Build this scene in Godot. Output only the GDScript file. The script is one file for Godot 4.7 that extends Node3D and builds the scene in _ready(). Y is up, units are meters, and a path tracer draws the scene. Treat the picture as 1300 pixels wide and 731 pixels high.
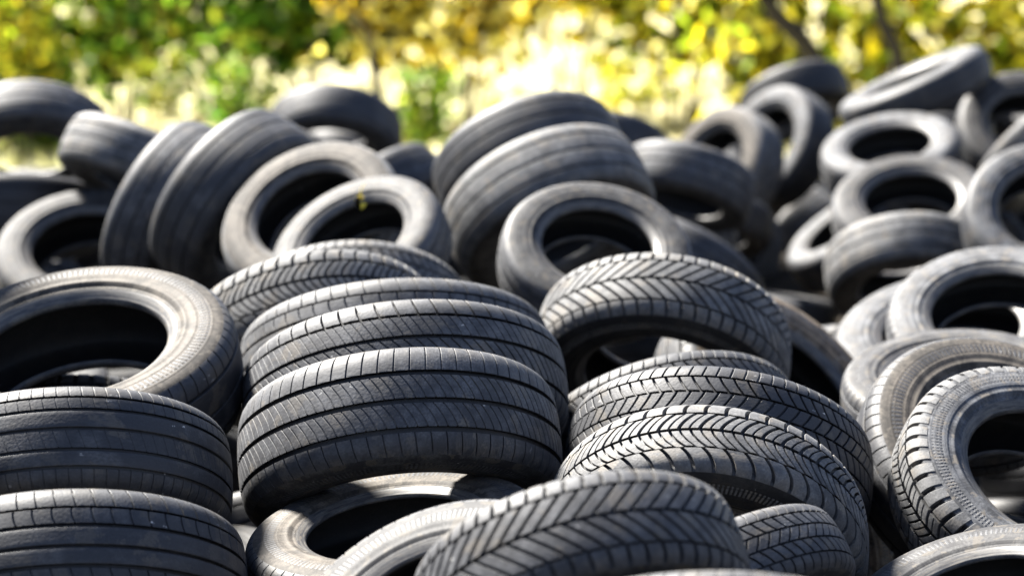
extends Node3D
# A heap of worn car tyres on a rise of earth, a sunlit dry meadow with autumn shrubs behind.

const BASE_R := 0.31      # outer radius of the tyre prototypes
const BASE_W := 0.205     # their section width
const TREAD_DEPTH := 0.0092
var rng := RandomNumberGenerator.new()
var taken := {}
var mats := {}
var protos := {}
var prof_x := PackedFloat32Array()   # outline of the section from tread centre to bead, by t
var prof_r := PackedFloat32Array()
const PROF_STEP := 0.02

# ------------------------------------------------------------------ helpers
class Shape:
	var v := PackedVector3Array()
	var n := PackedVector3Array()
	var uv := PackedVector2Array()
	func tri(a, b, c, na, nb, nc, ua = Vector2.ZERO, ub = Vector2.ZERO, uc = Vector2.ZERO):
		var flip = (c - a).cross(b - a).dot(na + nb + nc) < 0.0
		v.append(a); n.append(na); uv.append(ua)
		if flip:
			v.append(c); n.append(nc); uv.append(uc); v.append(b); n.append(nb); uv.append(ub)
		else:
			v.append(b); n.append(nb); uv.append(ub); v.append(c); n.append(nc); uv.append(uc)
	func quad(a, b, c, d, na, nb, nc, nd, ua = Vector2.ZERO, ub = Vector2.ZERO, uc = Vector2.ZERO, ud = Vector2.ZERO):
		tri(a, b, c, na, nb, nc, ua, ub, uc)
		tri(a, c, d, na, nc, nd, ua, uc, ud)
	func mesh() -> ArrayMesh:
		var a := []
		a.resize(Mesh.ARRAY_MAX)
		a[Mesh.ARRAY_VERTEX] = v
		a[Mesh.ARRAY_NORMAL] = n
		a[Mesh.ARRAY_TEX_UV] = uv
		var m := ArrayMesh.new()
		m.add_surface_from_arrays(Mesh.PRIMITIVE_TRIANGLES, a)
		return m
	# the shape of one pitch, repeated count times round the y axis
	func around(count: int) -> Shape:
		var s := Shape.new()
		for k in count:
			var b := Basis(Vector3.UP, -TAU * k / count)
			s.v.append_array(Transform3D(b, Vector3.ZERO) * v)
			s.n.append_array(Transform3D(b, Vector3.ZERO) * n)
			s.uv.append_array(uv)
		return s

func numbered(called: String) -> String:
	taken[called] = taken.get(called, -1) + 1
	return called if taken[called] == 0 else "%s_%03d" % [called, taken[called]]

func tag(o: Node, label: String, category: String, group := "", kind := ""):
	if label: o.set_meta("label", label)
	if category: o.set_meta("category", category)
	if group: o.set_meta("group", group)
	if kind: o.set_meta("kind", kind)

func part(parent: Node, called: String, mesh: Mesh, mat: Material) -> MeshInstance3D:
	var o := MeshInstance3D.new()
	o.name = called
	o.mesh = mesh
	o.material_override = mat
	o.cast_shadow = GeometryInstance3D.SHADOW_CASTING_SETTING_ON
	parent.add_child(o, true)
	return o

func lin(r: float, g: float, b: float) -> Color:
	return Color(r, g, b).linear_to_srgb()

# ------------------------------------------------------------------ materials
func noise_image(size: int, freq: float, seed_: int, octaves := 4, kind := FastNoiseLite.TYPE_SIMPLEX_SMOOTH) -> Image:
	var f := FastNoiseLite.new()
	f.seed = seed_
	f.frequency = freq
	f.noise_type = kind
	f.fractal_octaves = octaves
	return f.get_seamless_image(size, size)

# rubber: dark compound with dusty patches (dust), fine grain and sparse pale flecks of grit
func rubber_image(size: int, seed_: int, base: Vector3, dust: Vector3, amount: float, flecks: int, streaky: bool) -> Image:
	var big := noise_image(size, 2.6 / size if not streaky else 3.0 / size, seed_, 5)
	var mid := noise_image(size, 14.0 / size, seed_ + 7, 4)
	var fine := noise_image(size, 80.0 / size, seed_ + 13, 2)
	var mud := noise_image(size, 5.0 / size, seed_ + 29, 5)
	var im := Image.create(size, size, false, Image.FORMAT_RGB8)
	for y in size:
		for x in size:
			var b := big.get_pixel(x, y).r
			var m: float
			var f: float
			if streaky:
				m = mid.get_pixel((x / 14) % size, y).r * 0.3 + mid.get_pixel((x * 2) % size, y).r * 0.7
				f = fine.get_pixel((x / 3) % size, y).r * 0.5 + fine.get_pixel(y, x).r * 0.5
			else:
				m = mid.get_pixel(x, y).r
				f = fine.get_pixel(x, y).r
			var d := clampf((b * 0.55 + m * 0.45 - 0.5) * 3.2 + amount, 0.0, 1.0)
			var c := base.lerp(dust, d * (0.65 + 0.5 * (f - 0.5)))
			# dried mud where it has stuck, broken up by the grain
			var k := smoothstep(0.65, 0.73, mud.get_pixel(x, y).r + (f - 0.5) * 0.12)
			c = c.lerp(Vector3(0.105, 0.092, 0.076) * (dust.length() * 5.0), k * 0.7)
			c *= 0.62 + 0.76 * f
			im.set_pixel(x, y, Color(c.x, c.y, c.z).linear_to_srgb())
	var r := RandomNumberGenerator.new()
	r.seed = seed_ * 31 + 5
	for k in flecks:
		var px := r.randi_range(2, size - 6)
		var py := r.randi_range(2, size - 6)
		var g := r.randf_range(0.22, 0.6)
		for q in r.randi_range(2, 6):
			im.fill_rect(Rect2i(clampi(px + r.randi_range(-3, 3), 0, size - 4), clampi(py + r.randi_range(-2, 2), 0, size - 4), r.randi_range(1, 3), r.randi_range(1, 3)), Color(g, g * 0.98, g * 0.94).linear_to_srgb())
	im.generate_mipmaps()
	return im

func rubber(called: String, im: Image, rough: float, spec: float, scale_uv, triplanar: bool, bump: Image, bump_cm: float) -> StandardMaterial3D:
	var m := StandardMaterial3D.new()
	m.resource_name = called
	m.albedo_texture = ImageTexture.create_from_image(im)
	m.roughness = rough
	m.metallic_specular = spec
	if triplanar:
		m.uv1_triplanar = true
		m.uv1_scale = Vector3.ONE * scale_uv
	else:
		m.uv1_scale = scale_uv
	if bump:
		m.heightmap_enabled = true
		m.heightmap_texture = ImageTexture.create_from_image(bump)
		m.heightmap_scale = bump_cm
	mats[called] = m
	return m

func make_materials():
	var grain := noise_image(512, 0.12, 3, 3)
	var ringy := Image.create(512, 512, false, Image.FORMAT_RGB8)
	var lines := noise_image(512, 0.05, 9, 4)
	for y in 512:
		for x in 512:
			var h := lines.get_pixel(x / 24, y).r * 0.7 + grain.get_pixel(x, y).r * 0.3
			ringy.set_pixel(x, y, Color(h, h, h))
	var k := 0
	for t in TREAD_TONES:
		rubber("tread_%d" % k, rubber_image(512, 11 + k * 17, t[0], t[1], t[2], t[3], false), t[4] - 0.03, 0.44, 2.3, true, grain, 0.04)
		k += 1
	k = 0
	for t in SIDE_TONES:
		rubber("side_%d" % k, rubber_image(512, 101 + k * 17, t[0], t[1], t[2], t[3], true), t[4] + 0.08, 0.34, Vector3(6.0, 0.36, 1.0), false, ringy, 0.025)
		k += 1
	rubber("bead", rubber_image(256, 301, Vector3(0.03, 0.03, 0.033), Vector3(0.12, 0.115, 0.105), 0.35, 0, true), 0.5, 0.45, Vector3(4.0, 1.0, 1.0), false, null, 0.0)
	rubber("liner", rubber_image(256, 331, Vector3(0.009, 0.009, 0.010), Vector3(0.022, 0.021, 0.020), 0.2, 3, false), 0.6, 0.4, 2.0, true, null, 0.0)

# base compound, dust, share of dust, flecks, roughness
const TREAD_TONES := [
	[Vector3(0.023, 0.024, 0.028), Vector3(0.096, 0.098, 0.104), 0.36, 9, 0.66],
	[Vector3(0.017, 0.018, 0.022), Vector3(0.062, 0.063, 0.067), 0.28, 16, 0.62],
	[Vector3(0.038, 0.039, 0.042), Vector3(0.150, 0.149, 0.148), 0.45, 7, 0.72],
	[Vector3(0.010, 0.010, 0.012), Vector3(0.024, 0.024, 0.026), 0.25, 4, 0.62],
]
const SIDE_TONES := [
	[Vector3(0.020, 0.020, 0.022), Vector3(0.074, 0.073, 0.072), 0.34, 6, 0.60],
	[Vector3(0.026, 0.023, 0.020), Vector3(0.104, 0.090, 0.075), 0.36, 8, 0.64],
	[Vector3(0.032, 0.033, 0.036), Vector3(0.130, 0.133, 0.140), 0.48, 6, 0.58],
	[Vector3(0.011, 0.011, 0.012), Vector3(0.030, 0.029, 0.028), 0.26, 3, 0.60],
	[Vector3(0.046, 0.036, 0.027), Vector3(0.190, 0.145, 0.100), 0.58, 6, 0.60],
]

# ------------------------------------------------------------------ tyre section
func catmull(a: Vector2, b: Vector2, c: Vector2, d: Vector2, f: float) -> Vector2:
	return a.cubic_interpolate(d, Vector2.ZERO, Vector2.ZERO, f) if false else b.cubic_interpolate(c, a, d, f)

# t: 0 tread centre, 1 end of the shoulder, 2 bead toe
func make_profile():
	var pts := [Vector2(-0.25, 0.998), Vector2(0, 1.0), Vector2(0.25, 0.998), Vector2(0.48, 0.992), Vector2(0.68, 0.980), Vector2(0.82, 0.958), Vector2(0.915, 0.922), Vector2(0.97, 0.875),
		Vector2(1.0, 0.81), Vector2(0.995, 0.742), Vector2(0.955, 0.683), Vector2(0.895, 0.638), Vector2(0.84, 0.611), Vector2(0.80, 0.595), Vector2(0.77, 0.582), Vector2(0.72, 0.572)]
	var dense := []
	for i in range(1, pts.size() - 2):
		for j in 12:
			dense.append(catmull(pts[i - 1], pts[i], pts[i + 1], pts[i + 2], j / 12.0))
	dense.append(pts[pts.size() - 2])
	# arc length; t = 1 is the sixth control point
	var real := []
	for p in dense: real.append(Vector2(p.x * BASE_W / 2, p.y * BASE_R))
	var cum := [0.0]
	for i in range(1, real.size()): cum.append(cum[i - 1] + real[i].distance_to(real[i - 1]))
	var l1: float = cum[60]
	var l2: float = cum[cum.size() - 1]
	var t := 0.0
	while t <= 2.0001:
		var s := t * l1 if t <= 1.0 else l1 + (t - 1.0) * (l2 - l1)
		var i := 0
		while i < cum.size() - 2 and cum[i + 1] < s: i += 1
		var f: float = clampf((s - cum[i]) / maxf(1e-9, cum[i + 1] - cum[i]), 0, 1)
		var p: Vector2 = real[i].lerp(real[i + 1], f)
		prof_x.append(p.x)
		prof_r.append(p.y)
		t += PROF_STEP

func outline(t: float) -> Vector2:
	var a := absf(t) / PROF_STEP
	var i := clampi(int(a), 0, prof_x.size() - 2)
	var f := clampf(a - i, 0, 1)
	var p := Vector2(lerpf(prof_x[i], prof_x[i + 1], f), lerpf(prof_r[i], prof_r[i + 1], f))
	return Vector2(p.x * signf(t), p.y)

func out_normal(t: float) -> Vector2:
	var d := outline(t + 0.03) - outline(t - 0.03)
	var n := Vector2(-d.y, d.x).normalized()
	return n if t * n.x >= -1e-4 or absf(n.x) < 0.2 else n

func depth_at(t: float, deep: float) -> float:
	return deep * (1.0 - smoothstep(0.84, 1.0, absf(t)))

func turned(p: Vector2, ang: float) -> Vector3:
	return Vector3(p.y * cos(ang), p.x, p.y * sin(ang))

# a ring swept round the axis from a list of (axial, radial) points
func lathe(pts: Array, segs: int, outward := 1.0, v0 := 0.0, v1 := 1.0) -> Shape:
	var s := Shape.new()
	var nn := []
	for i in pts.size():
		var d: Vector2 = pts[mini(i + 1, pts.size() - 1)] - pts[maxi(i - 1, 0)]
		nn.append(Vector2(-d.y, d.x).normalized() * outward)
	for k in segs:
		var a0 := TAU * k / segs
		var a1 := TAU * (k + 1) / segs
		for i in pts.size() - 1:
			var va := lerpf(v0, v1, float(i) / (pts.size() - 1))
			var vb := lerpf(v0, v1, float(i + 1) / (pts.size() - 1))
			s.quad(turned(pts[i], a0), turned(pts[i], a1), turned(pts[i + 1], a1), turned(pts[i + 1], a0),
				turned(nn[i], a0), turned(nn[i], a1), turned(nn[i + 1], a1), turned(nn[i + 1], a0),
				Vector2(float(k) / segs, va), Vector2(float(k + 1) / segs, va), Vector2(float(k + 1) / segs, vb), Vector2(float(k) / segs, vb))
	return s

# one tread block of one pitch: between the edges ua(t) and ub(t) (in pitches), from t0 to t1
func block(s: Shape, count: int, t0: float, t1: float, steps: int, ua: Callable, ub: Callable, deep: float, lift := 0.0, bevel := 0.0011):
	var unit := TAU / count
	var per_t := prof_len()
	var ct := bevel / per_t
	var ts := [t0, t0 + ct]
	for i in range(1, steps): ts.append(lerpf(t0 + ct, t1 - ct, float(i) / steps))
	ts.append(t1 - ct)
	ts.append(t1)
	var rings := []
	for j in ts.size():
		var t: float = ts[j]
		var o := outline(t)
		var nr := out_normal(t)
		var cu := bevel / (o.y * unit)
		var a: float = ua.call(t)
		var b: float = ub.call(t)
		if b - a < cu * 2.4:
			var mid := (a + b) / 2
			a = mid - cu * 1.2
			b = mid + cu * 1.2
		var edge := j == 0 or j == ts.size() - 1
		var low := o - nr * depth_at(t, deep)
		var up := lift * smoothstep(0.55, 0.9, absf(t)) * (0.0 if edge else 1.0)
		var sh := o + nr * (up - minf(bevel, depth_at(t, deep) + up))
		var top := sh if edge else o + nr * up
		var ang := [a * unit, (a + cu) * unit, (b - cu) * unit, b * unit]
		rings.append([turned(low, ang[0]), turned(sh, ang[0]), turned(top, ang[1]), turned(top, ang[2]), turned(sh, ang[3]), turned(low, ang[3]),
			turned(nr, ang[0]), turned(nr, ang[1]), turned(nr, ang[2]), turned(nr, ang[3])])
	for j in rings.size() - 1:
		var p: Array = rings[j]
		var q: Array = rings[j + 1]
		var w0: Vector3 = (q[1] - p[1]).cross(p[6]).normalized()
		if w0.dot(p[2] - p[1]) > 0: w0 = -w0
		var w1: Vector3 = (q[4] - p[4]).cross(p[9]).normalized()
		if w1.dot(p[3] - p[4]) > 0: w1 = -w1
		s.quad(p[0], p[1], q[1], q[0], w0, w0, w0, w0)
		var e0: Vector3 = (w0 + p[6]).normalized()
		var e1: Vector3 = (w1 + p[9]).normalized()
		s.quad(p[1], p[2], q[2], q[1], e0, p[7], q[7], e0)
		s.quad(p[2], p[3], q[3], q[2], p[7], p[8], q[8], q[7])
		s.quad(p[3], p[4], q[4], q[3], p[8], e1, e1, q[8])
		s.quad(p[4], p[5], q[5], q[4], w1, w1, w1, w1)
	for e in [[0, 1], [rings.size() - 1, rings.size() - 2]]:
		var p: Array = rings[e[0]]
		var q: Array = rings[e[1]]
		var d: Vector3 = (p[2] - q[2]).normalized()
		s.quad(p[0], p[1], p[4], p[5], d, d, d, d)

func prof_len() -> float:
	return outline(0.5).distance_to(outline(0.0)) / 0.5

# an unbroken rib round the tyre
func rib(t0: float, t1: float, deep: float, segs := 120, sunk := 0.0) -> Shape:
	var c := 0.0011 / prof_len()
	var pts := []
	for t in [t0, t0]: pts.append(outline(t) - out_normal(t) * depth_at(t, deep))
	pts.append(outline(t0) - out_normal(t0) * (0.0011 + sunk))
	for i in 5:
		pts.append(outline(lerpf(t0 + c, t1 - c, i / 4.0)) - out_normal(lerpf(t0 + c, t1 - c, i / 4.0)) * sunk)
	pts.append(outline(t1) - out_normal(t1) * (0.0011 + sunk))
	pts.append(outline(t1) - out_normal(t1) * depth_at(t1, deep))
	pts.remove_at(0)
	return lathe(pts, segs)

# rows of a tread pattern: [name, shape]
func pattern(kind: String) -> Array:
	var rows := []
	var d := TREAD_DEPTH
	match kind:
		"touring":        # five ribs, fine slits, worn
			var n := 84
			d = 0.0058
			rows.append(["shoulder_rib", cut_rib(n, -1.0, -0.66, 0.09, 0.15, 0.0, d, 0.0022)])
			rows.append(["tread_rib", rib(-0.60, -0.34, d)])
			rows.append(["tread_rib", cut_rib(n, -0.28, 0.04, 0.05, 0.8, 0.0, d, 0.0012)])
			rows.append(["tread_rib", rib(0.10, 0.40, d)])
			rows.append(["tread_rib", cut_rib(n, 0.46, 0.66, 0.05, 0.4, 0.0, d, 0.0012)])
			rows.append(["shoulder_rib", cut_rib(n, 0.71, 1.0, 0.09, 0.15, 0.0, d, 0.002)])
		"touring2":       # slit shoulders, two broad ribs with slanted cuts
			var n := 66
			rows.append(["shoulder_rib", cut_rib(n, -1.0, -0.60, 0.08, 0.2, 0.0, d, 0.004)])
			rows.append(["tread_rib", cut_rib(104, -0.51, -0.11, 0.15, 1.7, 1.2, d, 0.0022)])
			rows.append(["tread_rib", cut_rib(104, -0.02, 0.38, 0.15, 1.7, 1.2, d, 0.0022)])
			rows.append(["shoulder_rib", cut_rib(n, 0.47, 1.0, 0.08, -0.2, 0.0, d, 0.003)])
		"slit":           # smooth centre ribs, hooked slits on the shoulders
			var n := 58
			rows.append(["shoulder_rib", cut_rib(n, -1.0, -0.50, 0.10, 0.35, 0.5, d, 0.004)])
			rows.append(["tread_rib", rib(-0.43, -0.16, d)])
			rows.append(["tread_rib", rib(-0.10, 0.20, d)])
			rows.append(["tread_rib", cut_rib(n, 0.27, 0.54, 0.09, 0.3, -0.5, d, 0.003)])
			rows.append(["shoulder_rib", cut_rib(n, 0.58, 1.0, 0.09, 0.3, 0.0, d, 0.004)])
		"lug":            # rounded lugs on the shoulder, raked cuts inside
			var n := 54
			rows.append(["shoulder_rib", row(n, [[-1.0, -0.56, 6, 0.0, 0.80, 0.3, 1.0]], d)])
			rows.append(["tread_rib", cut_rib(90, -0.48, 0.0, 0.18, 1.8, 0.8, d, 0.004)])
			rows.append(["tread_rib", cut_rib(n * 2, 0.08, 0.48, 0.12, 1.6, 0.5, d, 0.002)])
			rows.append(["shoulder_rib", row(n, [[0.54, 1.0, 6, 0.0, 0.88, 0.3, -0.5]], d)])
		"swirl":          # curled lugs either side of a centre groove
			var n := 50
			rows.append(["shoulder_rib", row(n, [[0.54, 1.0, 7, 0.0, 0.80, -0.55, -1.3]], d, 0.0012)])
			rows.append(["tread_rib", row(n, [[0.06, 0.49, 6, 0.06, 0.42, -0.9, -0.8], [0.06, 0.46, 6, 0.54, 0.90, -0.9, -0.8]], d)])
			rows.append(["tread_rib", row(n, [[-0.42, -0.02, 6, 0.0, 0.36, 0.9, -0.9], [-0.45, -0.02, 6, 0.48, 0.86, 0.9, -0.9]], d)])
			rows.append(["shoulder_rib", row(n, [[-1.0, -0.47, 7, 0.0, 0.80, 0.55, 1.3]], d, 0.0012)])
		"chevron":        # herringbone arms, square shoulder lugs
			var n := 56
			rows.append(["shoulder_rib", row(n, [[-1.0, -0.62, 5, 0.0, 0.76, 0.12, 0.3]], d, 0.0018)])
			rows.append(["tread_rib", row(n, [[-0.57, -0.02, 5, 0.0, 0.73, 1.55, 0.25]], d)])
			rows.append(["tread_rib", row(n, [[0.05, 0.57, 5, 0.5, 1.23, -1.55, 0.25]], d)])
			rows.append(["shoulder_rib", row(n, [[0.62, 1.0, 5, 0.3, 1.06, -0.12, 0.3]], d, 0.0018)])
		"block":          # staggered blocks with cuts, chunky shoulders
			var n := 52
			rows.append(["shoulder_rib", row(n, [[-1.14, -0.64, 7, 0.0, 0.70, 0.2, 0.0]], d, 0.0022)])
			rows.append(["tread_rib", row(n, [[-0.58, -0.24, 3, 0.1, 0.50, 0.5, 0.4], [-0.56, -0.26, 3, 0.57, 0.92, 0.5, 0.4]], d)])
			rows.append(["tread_rib", row(n, [[-0.17, 0.15, 3, 0.0, 0.39, -0.8, 0.3], [-0.19, 0.17, 3, 0.48, 0.85, -0.8, 0.3]], d)])
			rows.append(["tread_rib", row(n, [[0.24, 0.58, 3, 0.3, 0.70, 0.5, -0.4], [0.26, 0.56, 3, 0.77, 1.12, 0.5, -0.4]], d)])
			rows.append(["shoulder_rib", row(n, [[0.64, 1.14, 7, 0.4, 1.10, -0.2, 0.0]], d, 0.0022)])
		"fine":           # worn winter tread of small raked blocks
			var n := 72
			d = 0.0075
			rows.append(["shoulder_rib", cut_rib(n, -1.0, -0.60, 0.15, 0.3, 0.4, d, 0.0048)])
			rows.append(["tread_rib", row(n, [[-0.55, -0.20, 4, 0.0, 0.80, 1.1, 0.5]], d)])
			rows.append(["tread_rib", row(n, [[-0.15, 0.18, 4, 0.2, 1.02, -1.1, 0.5]], d)])
			rows.append(["tread_rib", row(n, [[0.23, 0.55, 4, 0.5, 1.30, 1.1, -0.5]], d)])
			rows.append(["shoulder_rib", cut_rib(n, 0.60, 1.0, 0.15, -0.3, 0.4, d, 0.0048)])
		"rib":            # plain touring tread
			var n := 64
			rows.append(["shoulder_rib", cut_rib(n, -1.0, -0.57, 0.10, 0.2, 0.0, d, 0.003)])
			rows.append(["tread_rib", rib(-0.51, -0.05, d, 96)])
			rows.append(["tread_rib", rib(0.0, 0.50, d, 96)])
			rows.append(["shoulder_rib", cut_rib(n, 0.57, 1.0, 0.10, -0.2, 0.0, d, 0.003)])
		"plain":          # worn almost smooth
			d = 0.005
			rows.append(["shoulder_rib", rib(-0.99, -0.58, d, 96)])
			rows.append(["tread_rib", rib(-0.52, -0.06, d, 96)])
			rows.append(["tread_rib", rib(0.0, 0.46, d, 96)])
			rows.append(["shoulder_rib", rib(0.52, 0.99, d, 96)])
	rows.append(["depth", d])
	return rows

# a rib scored with cuts of limited depth: blocks standing on a sunk rib
func cut_rib(count: int, t0: float, t1: float, gap: float, slant: float, bend: float, deep: float, cut: float) -> Shape:
	var s := row(count, [[t0, t1, 5, 0.0, 1.0 - gap, slant, bend]], deep)
	var e := 0.0012 / prof_len()
	var b := rib(t0 + e, t1 - e, deep, 120, cut)
	s.v.append_array(b.v)
	s.n.append_array(b.n)
	s.uv.append_array(b.uv)
	return s

# blocks of one pitch: [t0, t1, steps, u0, u1, slant, bend]
func row(count: int, blocks: Array, deep: float, lift := 0.0) -> Shape:
	var s := Shape.new()
	for b in blocks:
		var t0: float = b[0]
		var t1: float = b[1]
		var u0: float = b[3]
		var u1: float = b[4]
		var sl: float = b[5]
		var be: float = b[6]
		var off := func(t: float) -> float:
			var f := clampf((t - t0) / (t1 - t0), 0, 1)
			return sl * (f - 0.5) * (t1 - t0) / 0.5 + be * 0.5 * (f * f - f)
		block(s, count, t0, t1, b[2], func(t): return u0 + off.call(t), func(t): return u1 + off.call(t), deep, lift)
	return s.around(count)

func sidewall_points(side: float, kind: String) -> Array:
	var pts := []
	var n := 46
	for i in n + 1:
		var t := lerpf(0.995, 1.80, float(i) / n)
		var h := 0.0
		for r in [[1.18, 0.012, 0.0009], [1.26, 0.010, 0.0008], [1.46, 0.016, 0.0011], [1.50, 0.010, 0.0007], [1.64, 0.045, 0.0026], [1.74, 0.018, -0.0014]]:
			h += r[2] * exp(-pow((t - r[0]) / r[1], 2))
		if kind == "block": h += 0.00035 * sin((t - 1.2) * 90.0) * smoothstep(1.2, 1.26, t) * (1.0 - smoothstep(1.52, 1.58, t))
		var p := outline(t) + out_normal(t) * h
		pts.append(Vector2(p.x * side, p.y))
	return pts

func proto(kind: String) -> Node3D:
	if protos.has(kind): return protos[kind]
	var root := Node3D.new()
	var rows := pattern(kind)
	var deep: float = rows.pop_back()[1]
	var segs := 144 if kind != "plain" else 96
	var pts := []
	for i in 41:
		var t := lerpf(-1.0, 1.0, i / 40.0)
		pts.append(outline(t) - out_normal(t) * depth_at(t, deep))
	var tread := part(root, "tread", lathe(pts, segs, 1.0).mesh(), null)
	for r in rows: part(tread, r[0], r[1].mesh(), null)
	for side in [1.0, -1.0]:
		var sp := sidewall_points(side, kind)
		var wall := part(root, "sidewall", lathe(sp, segs, side).mesh(), null)
		if kind != "plain":
			var kn := row(150 if kind == "rib" else 190, [[1.21 * side, 1.40 * side, 2, 0.0, 0.55, 0.3, 0.0]] if side > 0 else [[-1.40, -1.21, 2, 0.0, 0.55, -0.3, 0.0]], 0.0, 0.0007)
			part(wall, "sidewall_ribbing", kn.mesh(), null)
		var bp := []
		for i in 11:
			var p := outline(lerpf(1.80, 2.0, i / 10.0))
			bp.append(Vector2(p.x * side, p.y))
		var last: Vector2 = bp[10]
		for q in [Vector2(-0.006, -0.0025), Vector2(-0.012, -0.0015), Vector2(-0.015, 0.004)]:
			bp.append(last + Vector2(q.x * side, q.y))
		part(root, "bead", lathe(bp, segs, side).mesh(), null)
	# inside of the carcass
	var inner := []
	var e := outline(2.0)
	inner.append(Vector2(e.x - 0.015, e.y + 0.004))
	for t in [1.75, 1.6, 1.45, 1.3, 1.15, 1.0, 0.85, 0.6, 0.3, 0.0]:
		inner.append(outline(t) - out_normal(t) * lerpf(0.0125, 0.010, t * 0.5))
	var full := inner.duplicate()
	for i in range(inner.size() - 2, -1, -1): full.append(Vector2(-inner[i].x, inner[i].y))
	part(root, "inner_liner", lathe(full, segs, 1.0).mesh(), null)
	protos[kind] = root
	return root

# ------------------------------------------------------------------ tyres
func dress(o: Node, tread: Material, side: Material):
	for c in o.get_children():
		var nm := String(c.name)
		if nm.begins_with("sidewall"):
			c.material_override = side
			for r in c.get_children(): r.material_override = tread
		elif nm.begins_with("bead"): c.material_override = mats.bead
		elif nm.begins_with("inner"): c.material_override = mats.liner
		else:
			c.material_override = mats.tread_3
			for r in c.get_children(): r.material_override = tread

func place_tyre(kind: String, at: Vector3, axis: Vector3, r: float, w: float, spin: float, tread: int, side: int, label: String, group: String):
	var o: Node3D = proto(kind).duplicate()
	o.name = numbered("tyre")
	add_child(o)
	var y := axis.normalized()
	var x := y.cross(Vector3(0.31, 0.2, 0.93)).normalized()
	var b := Basis(x, y, x.cross(y)) * Basis(Vector3.UP, spin)
	var ws := w * r / BASE_W
	var rs := r / BASE_R
	var sag := 0.022 * sin(spin * 7.3 + at.x * 5.0)
	o.transform = Transform3D(Basis(b.x * rs * (1.0 + sag), b.y * ws, b.z * rs * (1.0 - sag)), at)
	dress(o, mats["tread_%d" % tread], mats["side_%d" % side])
	tag(o, label, "tyre", group)

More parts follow.
